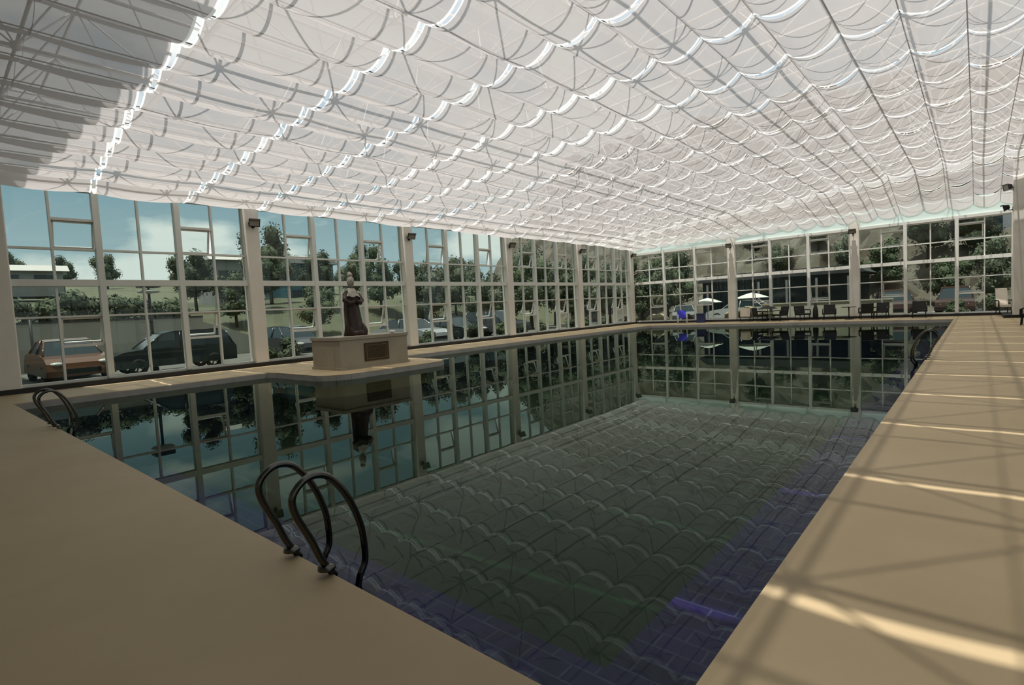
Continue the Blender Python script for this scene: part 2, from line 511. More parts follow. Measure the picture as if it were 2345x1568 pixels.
# ------------------------------------------------------------------ floodlights
def floodlight(loc, yaw, tilt, label):
    root = empty('spot_floodlight', loc, yaw)            # local +X points into the hall
    m = MB(); m.box(-.03, -.05, -.10, .012, .05, .10); m.tube([(0, -.0, -.02), (.10, 0, -.04), (.14, 0, .0)], .016, 8)
    m.tube([(.14, -.16, .06), (.14, -.16, -.01), (.14, .16, -.01), (.14, .16, .06)], .014, 6); m.build('bracket', M['black'], root)
    ca, sa = math.cos(tilt), math.sin(tilt)
    def xf(p): return Vector((.20 + p.x * ca + p.z * sa, p.y, .08 - p.x * sa + p.z * ca))
    h = MB()
    bb = len(h.v)
    back = [(-.10, -.09, -.07), (-.10, .09, -.07), (-.10, .09, .07), (-.10, -.09, .07)]
    fro = [(.09, -.16, -.125), (.09, .16, -.125), (.09, .16, .125), (.09, -.16, .125)]
    h.v += [xf(Vector(q)) for q in back + fro]
    for q in ((0, 3, 2, 1), (4, 5, 6, 7), (0, 1, 5, 4), (1, 2, 6, 5), (2, 3, 7, 6), (3, 0, 4, 7)): h.face(q)
    h.box(.08, -.17, .12, .19, .17, .135, xf)
    h.box(.08, -.17, -.135, .11, .17, -.12, xf); h.box(.08, -.175, -.135, .11, -.155, .135, xf); h.box(.08, .155, -.135, .11, .175, .135, xf)
    hs = h.build('housing', M['black'], root)
    l = MB(); l.box(.09, -.15, -.115, .098, .15, .115, xf); l.build('lens', M['lens'], root)
    tag(root, label, 'floodlight', 'floodlights on the columns'); return root
FL = ['black floodlight on the long glass wall column beside the open sashes, before the pedestal', 'black floodlight on the column just behind the stone pedestal',
      'small black floodlight on the second column past the stone pedestal', 'small black floodlight on the third column past the stone pedestal', 'small black floodlight at the corner column of the two glass walls']
for k in range(1, 5): floodlight((-.03, YC[k] + .02, 4.80), math.radians(-12), .45, FL[k - 1])
floodlight((-.03, YC[0] - .1, 4.80), math.radians(-12), .45, FL[4])
floodlight((XC[1] - .02, .05, 4.74), -PI / 2, .45, 'black floodlight on the first column of the far glass wall from the corner')
floodlight((XC[2] - .02, .05, 4.74), -PI / 2, .45, 'black floodlight on the middle column of the far glass wall')
floodlight((19.68, -3.0, 5.55), PI + .5, .2, 'black floodlight high on the big grey column at the frame edge')
floodlight((19.66, -2.7, 4.72), PI, .2, 'lower black floodlight on the side of the big grey column')

# ------------------------------------------------------------------ pedestal and statue
root = empty('stone_pedestal', (4.0, -25.42, 0))
def loc(x, y, z): return Vector((x, y, z))
m = MB()
x0, x1, y0, y1 = 3.2, 4.75, -26.6, -24.2
ox, oy = 4.0, -25.42
m.box(x0 - ox, y0 - oy, 0, x1 - ox, y1 - oy, .86)
m.build('body', M['marble'], root)
m = MB(); m.box(x0 - ox - .03, y0 - oy - .03, .86, x1 - ox + .03, y1 - oy + .03, .95); m.build('cap_slab', M['marble'], root)
m = MB(); m.box(x0 - ox - .03, y0 - oy - .03, 0, x1 - ox + .03, y1 - oy + .03, .07); m.build('base', M['marble'], root)
m = MB(); m.box(x1 - ox, -25.80 - oy, .19, x1 - ox + .03, -24.94 - oy, .73)
pl = m.build('plaque', M['plaque'], root); pl['label'] = 'dark bronze plaque'
m = MB(); X = x1 - ox + .031
for z in (.25, .66): m.box(X - .004, -25.74 - oy, z - .008, X + .004, -25.0 - oy, z + .008)
m.box(X - .004, -25.74 - oy, .25, X + .004, -25.72 - oy, .66); m.box(X - .004, -25.02 - oy, .25, X + .004, -25.0 - oy, .66)
m.build('border', M['gilt'], pl)
tag(root, 'square grey stone pedestal with a dark plaque, standing out over the pool', 'pedestal')

st = empty('robed_statue', (4.0, -25.62, .95))
m = MB()
# draped robe: stacked, slightly twisted oval rings
rings = [(.30, .31, 0, 0, .0), (.29, .30, .02, .0, .12), (.24, .27, .02, 0, .30), (.22, .25, .0, -.01, .55), (.20, .235, -.01, -.02, .80), (.185, .225, -.01, -.02, 1.0), (.19, .235, .0, -.02, 1.18), (.165, .225, .01, -.03, 1.32), (.10, .13, .02, -.03, 1.42), (.06, .065, .03, -.03, 1.47)]
nseg = 28; bs = len(m.v)
for i, (rx, ry, cx, cy, z) in enumerate(rings):
    for k in range(nseg):
        a = 2 * PI * k / nseg
        fold = 1 + .09 * math.sin(7 * a + i * .5) * (1 - i / 12)
        m.v.append(Vector((cx + rx * fold * math.cos(a), cy + ry * fold * math.sin(a), z)))
for i in range(len(rings) - 1):
    for k in range(nseg):
        k2 = (k + 1) % nseg
        m.face([bs + i * nseg + k, bs + i * nseg + k2, bs + (i + 1) * nseg + k2, bs + (i + 1) * nseg + k], True)
m.face([bs + k for k in range(nseg)][::-1])
# arms folded in front, sleeves hanging
m.tube([(.02, -.22, 1.28), (.10, -.30, 1.08), (.22, -.20, .98), (.27, -.06, 1.04)], [.085, .085, .075, .05], 10)
m.tube([(.02, .19, 1.28), (.10, .27, 1.06), (.22, .14, 1.0), (.27, .0, 1.06)], [.085, .085, .075, .05], 10)
m.build('robe', M['wood'], st)
m = MB()
m.ball((.16, .22, .12), (.15, .13, .20), 9, 6, .12); m.ball((.0, .25, .17), (.17, .11, .26), 9, 6, .12); m.ball((.24, .02, .08), (.14, .20, .12), 9, 6, .1)
m.build('rock_base', M['wood'], st)
m = MB()
m.lathe([(.045, 1.42), (.055, 1.5), (.095, 1.53), (.118, 1.60), (.122, 1.68), (.10, 1.76), (.05, 1.81), (.01, 1.82)], (.04, -.03, 0), 16, sy=.86)
m.tube([(.145, -.03, 1.655), (.185, -.03, 1.625), (.15, -.03, 1.61)], [.012, .02, .014], 8)
m.ball((.04, -.135, 1.65), (.025, .015, .04), 8, 5); m.ball((.04, .075, 1.65), (.025, .015, .04), 8, 5)
hd = m.build('head', M['pale'], st); hd['label'] = 'pale head'
m = MB()
for s in (-1, 1):
    m = MB(); m.ball((.145, -.03 + s * .042, 1.672), (.014, .018, .009), 8, 5); m.build('eye', M['wood'], hd)
m = MB(); m.ball((.152, -.03, 1.573), (.010, .032, .008), 8, 5); m.build('mouth', M['wood'], hd)
m = MB()   # pale shawl over the shoulders
def shawl(u, v):
    a = u * 2 * PI; r = .10 + .155 * v
    z = 1.45 - .16 * v - .10 * v * v + .02 * math.sin(6 * a) * v
    return (.02 + r * .86 * math.cos(a), -.03 + r * 1.06 * math.sin(a), z)
m.grid(shawl, 28, 6); m.build('shawl', M['pale'], st)
m = MB(); m.lathe([(.06, 1.80), (.085, 1.84), (.07, 1.90), (.03, 1.94), (.005, 1.95)], (.02, -.03, 0), 12); m.build('topknot', M['pale'], st)
tag(st, 'dark brown carved statue of a robed figure with pale head and shawl', 'statue')
m = MB(); m.lathe([(.03, 0), (.05, .01), (.085, .05), (.09, .09), (.075, .075), (.04, .03), (.005, .02)], (0, 0, 0), 16)
o = m.build('small_bowl', M['white']); o.location = (4.55, -24.6, .95); tag(o, 'small white bowl on the corner of the stone pedestal', 'bowl')

# ------------------------------------------------------------------ poolside chairs
def rattan_chair(loc, rz, label, group=None, mat='rattan', w=.56, h=.80, cush=None):
    """low woven armchair; local -Y is its front"""
    root = empty('rattan_chair', loc, rz)
    m = MB(); m.box(-w / 2, -.30, .30, w / 2, .28, .40); m.build('seat', M[cush or mat], root)
    m = MB()
    t = .10
    def bx(p): return Vector((p.x, p.y + (p.z - .36) * .22, p.z))
    m.box(-w / 2, .22, .34, w / 2, .29, h, bx); m.tube([bx(Vector((-w / 2, .255, h))), bx(Vector((w / 2, .255, h)))], .04, 8); m.build('backrest', M[cush or mat], root)
    for sx in (-1, 1):
        m = MB(); m.tube([(sx * (w / 2 + .03), -.30, .30), (sx * (w / 2 + .03), -.30, .56), (sx * (w / 2 + .03), -.22, .60), (sx * (w / 2 + .03), .30, .60)], .028, 8); m.build('armrest', M[mat], root)
        for sy in (-.27, .27):
            m = MB(); m.tube([(sx * (w / 2 - .02), sy, .32), (sx * (w / 2), sy * 1.08, 0)], [.024, .018], 8); m.build('leg', M[mat], root)
    tag(root, label, 'chair', group); return root
G = 'black chairs along the far glass wall'
rattan_chair((12.28, -.75, 0), .15, 'black woven armchair behind the pool, left of the small bistro table', G)
rattan_chair((14.02, -.8, 0), PI + .25, 'black woven armchair just right of the bistro table, white wall behind', G)
rattan_chair((14.66, -.6, 0), -.1, 'black woven armchair before the pale wall, second right of the bistro table', G)
rattan_chair((16.26, -.7, 0), .05, 'black woven armchair standing alone at the far end of the row', G)
rattan_chair((10.9, -.7, 0), .7, 'black woven armchair turned sideways beside the folded black parasol', G)
rattan_chair((9.75, -.75, 0), -.6, 'black woven armchair next to the low round table', G)
rattan_chair((8.62, -.75, 0), 2.3, 'black woven armchair under the rim of the open dark parasol', G)
rattan_chair((7.75, -.7, 0), .3, 'beige cushioned armchair beside the white far column', G, cush='beige')
def bistro(loc, r, h, label, mat='rattan'):
    root = empty('round_table', loc)
    m = MB(); m.lathe([(r * .97, h - .03), (r, h - .015), (r * .97, h)], (0, 0, 0), 20); m.build('tabletop', M[mat], root)
    m = MB(); m.lathe([(.03, .02), (.025, h * .5), (.035, h - .03)], (0, 0, 0), 10); m.build('stem', M[mat], root)
    m = MB(); m.lathe([(.22, 0), (.2, .02), (.04, .05)], (0, 0, 0), 16); m.build('base', M[mat], root)
    tag(root, label, 'table'); return root
bistro((13.2, -.7, 0), .36, .68, 'small round bistro table on one thin stem by the far glass wall')
bistro((9.2, -.8, 0), .34, .50, 'low round table with silvery top among the black chairs', 'lens')
def parasol(loc, r, h, col, label, closed=False):
    root = empty('garden_parasol', loc)
    m = MB(); m.tube([(0, 0, .05), (0, 0, h)], .02, 8); m.build('pole', M['black'], root)
    m = MB(); m.lathe([(.2, 0), (.2, .04), (.05, .07)], (0, 0, 0), 14); m.build('base', M['black'], root)
    m = MB()
    if closed: m.lathe([(.10, h - .95), (.15, h - .75), (.13, h - .4), (.05, h - .05), (.01, h)], (0, 0, 0), 12)
    else:
        def cn(u, v):
            a = u * 2 * PI; k = 1 - .06 * abs(math.sin(4 * a)) * v
            return (r * v * k * math.cos(a), r * v * k * math.sin(a), h - .32 * r * v ** 1.3)
        m.grid(cn, 32, 5)
    m.build('canopy', M[col], root)
    tag(root, label, 'parasol'); return root
parasol((11.55, -.55, 0), .4, .98, 'rattan', 'folded black parasol standing low among the chairs', True)
parasol((8.95, -.35, 0), .62, .92, 'rattan', 'small open dark parasol low over the chairs by the far wall')

# blue poolside chair near the far corner
root = empty('plastic_chair', (4.0, -1.3, 0), .5)
m = MB(); m.box(-.27, -.26, .36, .27, .26, .41); m.build('seat', M['blue'], root)
m = MB()
def bk(p): return Vector((p.x, p.y + (p.z - .4) * .25, p.z))
m.box(-.27, .22, .40, .27, .26, .86, bk); m.build('backrest', M['blue'], root)
for sx in (-1, 1):
    m = MB(); m.tube([(sx * .27, -.26, .0), (sx * .28, -.27, .58), (sx * .28, .30, .60), (sx * .27, .34, 0)], .022, 8); f = m.build('leg', M['white'], root); f['label'] = 'white tubular leg frame'
tag(root, 'bright blue plastic chair with white legs near the far pool corner', 'chair')
root = empty('storage_bin', (4.95, -.55, 0), .1)
m = MB(); m.prism([(-.24, -.2), (.24, -.2), (.24, .2), (-.24, .2)], 0, .55); m.build('body', M['navy'], root)
m = MB(); m.prism([(-.27, -.23), (.27, -.23), (.27, .23), (-.27, .23)], .55, .60); m.build('lid', M['navy'], root)
tag(root, 'navy blue bin just right of the blue plastic chair', 'bin')

# chairs at the right edge
rattan_chair((19.98, -8.5, 0), -PI / 2 - .1, 'black chair on the deck at the frame edge, before the big grey column', None, h=.95)
rattan_chair((19.42, -1.15, .13), .2, 'cream upholstered chair on the black plinth beside the big grey column', None, cush='beige', w=.42, h=1.12)
# ------------------------------------------------------------------ outside: ground and slopes
M['paving'] = pbr('yard_paving', (.085, .082, .072), .9, col2=(.12, .113, .098), scale=.7)
M['yardwall'] = pbr('yard_wall_render', (.30, .29, .25), .9, col2=(.37, .355, .30), scale=.5, stretch=(1, 1.6, .35))
M['field'] = pbr('field_grass', (.045, .05, .026), .95, col2=(.115, .115, .066), scale=.09)
M['rock'] = pbr('hill_rock_face', (.085, .064, .042), .95, col2=(.15, .135, .108), scale=.55, bump=1, bscale=1.4)
M['boulder'] = pbr('tan_boulder', (.34, .27, .17), .9, col2=(.42, .35, .24), scale=2, bump=.6, bscale=5)
M['leafA'] = pbr('leaf_dark', (.018, .027, .011), .8, col2=(.045, .065, .026), scale=.8)
M['leafB'] = pbr('leaf_mid', (.040, .055, .026), .8, col2=(.085, .105, .05), scale=.8)
M['leafC'] = pbr('leaf_pale', (.07, .082, .05), .8, col2=(.125, .14, .085), scale=.8)
M['bark'] = pbr('bark', (.05, .038, .028), .9, col2=(.09, .07, .05), scale=6)
M['teal'] = pbr('teal_cladding', (.025, .085, .11), .6, col2=(.035, .11, .14), scale=1)
M['darkglass'] = pbr('dark_glazing', (.012, .022, .026), .15)
M['greywall'] = pbr('grey_render', (.19, .19, .185), .8, col2=(.24, .24, .23), scale=.8)
M['roofwhite'] = pbr('pale_roof', (.50, .46, .43), .7)
M['rooftile'] = pbr('dark_roof', (.035, .036, .038), .8, col2=(.06, .06, .06), scale=3)
M['palewall'] = pbr('pale_wall', (.62, .56, .45), .85, col2=(.70, .64, .52), scale=2)
M['lilac'] = pbr('lilac_render', (.30, .29, .32), .8, col2=(.36, .35, .38), scale=1)
M['tyre'] = pbr('tyre_rubber', (.012, .012, .012), .8)
M['rim'] = pbr('alloy_rim', (.35, .35, .35), .3, .8)
def paint(name, c): M[name] = pbr(name, c, .18, .2, spec=.7)
paint('car_orange', (.11, .042, .016)); paint('car_dark', (.012, .018, .018)); paint('car_grey', (.05, .052, .058))
paint('car_white', (.55, .55, .54)); paint('car_brown', (.06, .03, .026)); paint('car_silver', (.30, .30, .31))
M['lamp'] = pbr('headlamp', (.5, .5, .46), .15)

b = MB(); b.box(-13, -75, -.5, -.5, 40, -.17); b.box(-13, .5, -.5, 60, 11, -.165); b.box(XR + .6, -75, -.5, 60, .5, -.17); b.box(-13, -75, -.5, XR + .6, YB - .6, -.172)
struct(b.build('ground', M['paving']))
rt = random.Random(11)
def hz(x, y):
    d = -x - 12.4
    k = max(0, min(1, (-20 - y) / 4)); k = k * k * (3 - 2 * k)
    z = -.22 + 1.77 * (k + (1 - k) * max(0, min(1, d / 7))) + max(0, min(1, (d - 2) / 5)) * .9 + max(0, d - 6) * .088 + .5 * math.sin(y * .09 + 1) * min(1, d / 30) + .35 * math.sin(y * .23 + x * .11) * min(1, d / 20)
    return z
b = MB(); b.grid(lambda u, v: ((-12.4 - 118 * u), -110 + 190 * v, hz(-12.4 - 118 * u, -110 + 190 * v)), 40, 60); struct(b.build('hill', M['field'], fix=False))
b = MB(); b.box(-12.6, -75, -.3, -12.3, -24.2, 1.95); b.prism([(-24.2, -.3), (-18.5, -.3), (-18.5, -.1), (-20.0, .15), (-24.2, 1.7)], -12.6, -12.3, lambda p: Vector((p.z, p.x, p.y))); struct(b.build('wall_yard', M['yardwall']))
b = MB(); b.box(-12.62, -75, 1.95, -12.26, -24.2, 2.03); struct(b.build('trim_5', M['rooftile']))
def rz_(x, y):
    d = y - 10.2
    n = math.sin(x * 1.3 + y * .7) * .35 + math.sin(x * .55 - y * 1.1 + 2) * .6 + math.sin(x * 2.9 + y * 2.3) * .18
    return -.2 + max(0, d) * .95 + n * min(1, max(0, d) / 2) - max(0, x - 9) * .12 * min(1, max(0, d) / 3)
def rj(x, y, s): return math.sin(x * 12.9898 + y * 78.233 + s) * 43758.5453 % 1 - .5
def rockpt(u, v):
    x = -30 + 60 * u; y = 10.2 + 26 * v
    return (x + rj(x, y, 1) * .5, y + rj(x, y, 2) * .5, rz_(x, y) + rj(x, y, 3) * .55)
b = MB(); b.grid(rockpt, 90, 40, smooth=False); struct(b.build('hill_terrain', M['rock'], fix=False))

# ------------------------------------------------------------------ trees and shrubs
def crown_mesh(name, clumps, nleaf, size, mat, seed):
    r = random.Random(seed); m = MB()
    for (c, rad) in clumps:
        c = Vector(c)
        m.ball(c, (rad[0] * .72, rad[1] * .72, rad[2] * .72), 9, 6, .15, r)
        for i in range(nleaf):
            d = Vector((r.gauss(0, 1), r.gauss(0, 1), r.gauss(0, 1))).normalized()
            q = r.uniform(.62, 1.08)
            p = c + Vector((d.x * rad[0], d.y * rad[1], d.z * rad[2])) * q
            n = (d + Vector((r.uniform(-.8, .8), r.uniform(-.8, .8), r.uniform(-.5, .9)))).normalized()
            t = n.cross(Vector((r.uniform(-1, 1), r.uniform(-1, 1), r.uniform(-1, 1)))).normalized(); w = n.cross(t)
            s = size * r.uniform(.6, 1.3); bb = len(m.v)
            m.v += [p - t * s, p + w * s * .45, p + t * s, p - w * s * .45]; m.face([bb, bb + 1, bb + 2, bb + 3])
    return m
def tree_proto(seed, mat, h, w, trunk=.35, nleaf=330, size=.13):
    r = random.Random(seed)
    root = empty('leafy_tree')
    cl = []
    for i in range(7):
        a = i * 2.4 + r.uniform(0, 1); q = w * .5 * (.2 + .5 * ((i % 3) / 2))
        z = h * (trunk + (1 - trunk) * (.12 + .76 * i / 6))
        k = 1 - .45 * (i / 6)
        cl.append(((q * math.cos(a), q * math.sin(a), z), (w * .30 * k + .15, w * .30 * k + .15, h * .16 + .1)))
    crown_mesh('crown', cl, nleaf, size, mat, seed).build('crown', M[mat], root, fix=False)
    m = MB(); m.tube([(0, 0, -.3), (.05, .03, h * trunk), (-.03, .05, h * .7)], [.05 * w * .5 + .06, .04 * w * .5 + .04, .03], 8); m.build('trunk', M['bark'], root)
    return root
def shrub_proto(seed, mat, h, w, nleaf=260, size=.075):
    r = random.Random(seed)
    root = empty('leafy_shrub')
    cl = [((r.uniform(-.25, .25) * w, r.uniform(-.25, .25) * w, h * z), (w * .33, w * .33, h * .30)) for z in (.3, .45, .55, .7)]
    crown_mesh('foliage', cl, nleaf, size, mat, seed).build('foliage', M[mat], root, fix=False)
    m = MB()
    for i in range(4):
        a = i * 1.6; m.tube([(0, 0, -.1), (.18 * w * math.cos(a), .18 * w * math.sin(a), h * .5)], .02, 6)
    m.build('stem', M['bark'], root)
    return root
PT = [tree_proto(1, 'leafA', 5.2, 3.6), tree_proto(2, 'leafB', 4.6, 3.4), tree_proto(3, 'leafC', 5.6, 3.2), tree_proto(4, 'leafB', 6.5, 4.2, .3)]
PS = [shrub_proto(5, 'leafA', 1.3, 1.3), shrub_proto(6, 'leafB', 1.1, 1.2), shrub_proto(7, 'leafC', 1.2, 1.0)]
used = set()
def place(proto, loc, s, rz, label, cat, group):
    o = proto if proto.name not in used else copy_tree(proto)
    used.add(proto.name)
    o.location = loc; o.scale = (s, s, s); o.rotation_euler = (0, 0, rz)
    return tag(o, label, cat, group)
# skyline trees on the hill top, from the entrance end towards the far corner
sky = [(-66, -34), (-64, -29), (-70, -25), (-62, -21.5), (-68, -16), (-60, -10), (-64, -3), (-58, 4)]
for i, (x, y) in enumerate(sky):
    place(PT[i % 3], (x, y, hz(x, y) - .3), rt.uniform(.75, 1.1), rt.uniform(0, 6), 'distant tree on the skyline over the pale field, %s counting from the entrance end' % ordw[i], 'tree', 'trees on the skyline')
# hedge bushes along the yard wall
for i in range(14):
    y = -41 + i * 1.25 + rt.uniform(-.2, .2)
    place(PS[i % 2], (-14.6 + rt.uniform(-.3, .3), y, 1.55), rt.uniform(1.25, 1.6), rt.uniform(0, 6), 'dark green bush in the hedge above the grey yard wall, %s from the entrance end' % ordw[i], 'bush', 'hedge on the yard wall')
# tree belt outside the long glass wall, towards the far corner
belt = [(-16.5, -20.8, 1), (-20, -17.5, 0), (-17.5, -9.2, 1), (-15, -6.2, 2), (-12, -9.5, 0), (-16, -2.5, 3), (-11.5, -3.6, 1), (-9.2, -6.4, 2), (-13, 1.5, 0), (-8.6, -1.2, 3), (-10.5, 4.5, 2), (-7.0, 2.2, 1), (-11, 9.5, 3), (-6.4, 6.2, 0), (-8.5, 13.5, 2), (-4.6, 4.2, 2), (-5.2, 10, 3)]
belt += [(-19, -13.5, 0), (-22, -9, 1), (-14.5, -16.5, 1), (-20, -4.5, 0), (-19, 1.5, 2), (-24, -15, 3), (-21, -21.5, 0), (-25, -5.5, 3)]
belt.sort(key=lambda t: t[1])
for i, (x, y, k) in enumerate(belt):
    place(PT[k], (x, y, (hz(x, y) if x < -12.4 else -.2) - .2), rt.uniform(.72, .95) if x < -12.4 else rt.uniform(.8, 1.05), rt.uniform(0, 6), '%s tree outside the long glass wall, %s along the belt to the far corner' % (('dark green', 'mid green', 'pale green', 'tall spreading')[k], ordw[i]), 'tree', 'tree belt outside the long glass wall')
# shrubs in the bed against the long glass wall
beds = [(-2.2, -25.6, 1), (-1.7, -24.8, 2), (-2.6, -24.3, 0), (-1.8, -18.6, 2), (-2.3, -17.5, 1), (-1.7, -14.6, 0), (-2.2, -11.8, 1), (-1.8, -10.4, 0), (-2.4, -7.9, 2), (-1.9, -5.2, 0), (-2.3, -3.1, 1), (-1.8, -1.4, 2), (-3.8, -27.0 + 3.0, 1)]
for i, (x, y, k) in enumerate(sorted(beds, key=lambda t: t[1])):
    place(PS[k], (x, y, -.17), rt.uniform(.6, .95), rt.uniform(0, 6), 'small leafy shrub just outside the long glass wall, %s along towards the far corner' % ordw[i], 'shrub', 'shrubs along the long glass wall')
# trees beyond the far glass wall
farT = [(-4.4, 2.8, 2, .8), (-2.4, 5.6, 1, .8), (-.2, 5.8, 2, .8), (-.6, 8.2, 3, .9), (13.6, 11.6, 1, .85), (15.8, 14.2, 3, .9), (17.0, 11.4, 1, .75), (19.4, 9.4, 2, .8), (21.6, 6.6, 0, .85), (22.0, 13.0, 3, 1.0), (11.0, 13.6, 2, .7), (6.0, 13.8, 1, .6), (8.6, 15.4, 2, .55), (3.5, 15.5, 0, .6), (18.6, 14.6, 0, .8)]
farT.sort()
for i, (x, y, k, s) in enumerate(farT):
    z = max(-.2, rz_(x, y)) - .2
    place(PT[k], (x, y, z), s, rt.uniform(0, 6), '%s tree standing beyond the far glass wall, %s tree from the corner' % (('dark green', 'mid green', 'pale green', 'tall spreading')[k], ordw[i]), 'tree', 'trees beyond the far glass wall')
for i, (x, y, k, s) in enumerate(sorted([(9.6, 4.6, 1, .8), (10.9, 4.4, 2, .7), (17.6, 2.4, 1, .9), (19.0, 2.6, 0, .9), (12.6, 4.0, 1, .8), (-1.0, 1.9, 2, .8)])):
    place(PS[k], (x, y, -.17), s, rt.uniform(0, 6), 'leafy shrub on the ground beyond the far glass wall, %s from the corner' % ordw[i], 'shrub', 'shrubs beyond the far glass wall')

# ------------------------------------------------------------------ cars
def car(loc, rz, mat, label, kind='sedan', s=1.0):
    """local +X is the nose"""
    root = empty('parked_car', loc, rz); root.scale = (s, s, s)
    if kind == 'sedan':
        low = [(-2.25, .28), (-2.28, .70), (-2.15, .92), (-1.5, .98), (.75, .95), (1.75, .84), (2.18, .68), (2.25, .45), (2.2, .25)]
        cab = [(-1.75, .94), (-1.15, 1.40), (-.2, 1.45), (.35, 1.38), (1.05, .92)]
    else:
        low = [(-2.3, .30), (-2.33, .85), (-2.25, 1.02), (.95, 1.02), (1.85, .92), (2.2, .78), (2.28, .5), (2.2, .28)]
        cab = [(-2.22, 1.0), (-2.0, 1.55), (-1.7, 1.66), (.0, 1.66), (.45, 1.56), (1.15, 1.0)]
    def loft(mb, prof, w0, w1):
        # prof ring extruded across the width, narrowing to w1 at the top
        zmin = min(z for _, z in prof); zmax = max(z for _, z in prof); n = len(prof); bb = len(mb.v)
        for sy, k in ((-1, 1), (1, 1)):
            for x, z in prof:
                t = (z - zmin) / (zmax - zmin); mb.v.append(Vector((x, sy * (w0 + (w1 - w0) * t), z)))
        for i in range(n):
            j = (i + 1) % n; mb.face([bb + i, bb + j, bb + n + j, bb + n + i], False)
        mb.face([bb + i for i in range(n)][::-1]); mb.face([bb + n + i for i in range(n)])
    m = MB(); loft(m, low, .92, .86); m.build('body', M[mat], root)
    m = MB(); loft(m, cab, .80, .60)
    g = m.build('glasshouse', M['darkglass'], root)
    m = MB(); top = [(x, z) for x, z in cab[1:-1]]
    for i in range(len(top) - 1):
        (xa, za), (xb, zb_) = top[i], top[i + 1]
        bb = len(m.v)
        for x, z in ((xa, za), (xb, zb_)):
            for sy in (-.63, .63): m.v.append(Vector((x, sy, z + .015)))
        m.face([bb, bb + 1, bb + 3, bb + 2])
    for sy in (-1, 1):
        m.tube([(cab[0][0], sy * .80, cab[0][1]), (cab[1][0], sy * .63, cab[1][1] + .01)], .035, 6)
        m.tube([(cab[-1][0], sy * .80, cab[-1][1]), (cab[-2][0], sy * .63, cab[-2][1] + .01)], .03, 6)
        m.tube([(-.15, sy * .80, .96), (-.2, sy * .63, cab[2][1])], .03, 6)
    m.build('roof', M[mat], root)
    for sx in (-1.38, 1.38):
        for sy in (-.80, .80):
            w = MB(); ring_ = [(.20, -.10), (.31, -.10), (.33, -.06), (.33, .06), (.31, .10), (.20, .10)]
            n = 18; bb = 0
            for r_, y_ in ring_:
                for k in range(n):
                    a = 2 * PI * k / n; w.v.append(Vector((sx + r_ * math.cos(a), sy + y_, .33 + r_ * math.sin(a))))
            for i in range(len(ring_) - 1):
                for k in range(n): w.face([i * n + k, i * n + (k + 1) % n, (i + 1) * n + (k + 1) % n, (i + 1) * n + k], True)
            wh = w.build('wheel', M['tyre'], root)
            q = MB()
            for k in range(5):
                a = 2 * PI * k / 5
                q.tube([(sx, sy, .33), (sx + .2 * math.cos(a), sy, .33 + .2 * math.sin(a))], .035, 5)
            q.tube([(sx, sy - .09, .33), (sx, sy + .09, .33)], .06, 8); q.build('rim', M['rim'], wh)
    for sy in (-.62, .62):
        m = MB(); m.ball((2.12, sy, .66), (.12, .2, .075), 10, 6); m.build('headlamp', M['lamp'], root)
    m = MB(); m.box(2.16, -.5, .34, 2.275, .5, .50); m.build('grille', M['tyre'], root)
    tag(root, label, 'car', 'parked cars outside'); return root
g0 = -.17
car((-5.9, -30.95, g0), 0, 'car_orange', 'orange brown sedan parked nose towards the glass at the entrance end')
car((-5.1, -27.95, g0), -PI / 2, 'car_dark', 'long dark car parked side on close outside the glass, beside the lamp post', 'suv', .92)
car((-5.6, -22.9, g0), .0, 'car_grey', 'dark grey car outside the glass partly hidden by the stone pedestal')
car((-4.6, -16.6, g0), .05, 'car_silver', 'silver car outside the glass just past the stone pedestal')
car((-5.2, -13.1, g0), .0, 'car_dark', 'black sedan parked outside the glass, next after the silver one')
car((-5.4, -9.0, g0), .0, 'car_grey', 'grey hatchback outside the glass farther along from the silver one', 'suv')
car((5.7, 4.9, g0), PI, 'car_white', 'white sedan parked side on beyond the far glass wall')
car((2.0, 3.7, g0), PI / 2 + .4, 'car_silver', 'silver car beyond the far glass wall, behind the blue plastic chair', 'sedan', .9)
car((14.6, 6.4, g0), -PI / 2 + .2, 'car_brown', 'reddish brown car beyond the far glass, behind the lone black chair', 'suv')
car((17.5, 7.2, g0), -PI / 2, 'car_brown', 'second reddish brown car, nearer the big grey column side', 'suv')

# ------------------------------------------------------------------ lamp post, posts, buildings, walls, rocks
root = empty('street_lamp', (-6.0, -28.25, g0))
m = MB(); m.tube([(0, 0, 0), (0, 0, 3.1)], [.07, .05], 10); m.build('pole', M['black'], root)
m = MB(); m.lathe([(.12, 0), (.12, .12), (.07, .2)], (0, 0, 0), 12); m.build('base', M['black'], root)
m = MB(); m.lathe([(.05, 3.02), (.34, 3.06), (.42, 3.12), (.05, 3.2)], (0, 0, 0), 18); m.build('lamp_shade', M['white'], root)
m = MB(); m.box(-.3, -.34, 3.26, .3, .34, 3.40); m.tube([(0, 0, 3.1), (0, 0, 3.3)], .04, 8); m.build('solar_panel', M['black'], root)
tag(root, 'dark street lamp post with white dish and black panel outside the glass', 'lamp')
m = MB(); m.tube([(0, 0, 0), (0, 0, 2.25)], .05, 8)
o = m.build('yard_post', M['black']); o.location = (-9.4, -31.4, g0); tag(o, 'thin dark upright post behind the orange brown car', 'post')

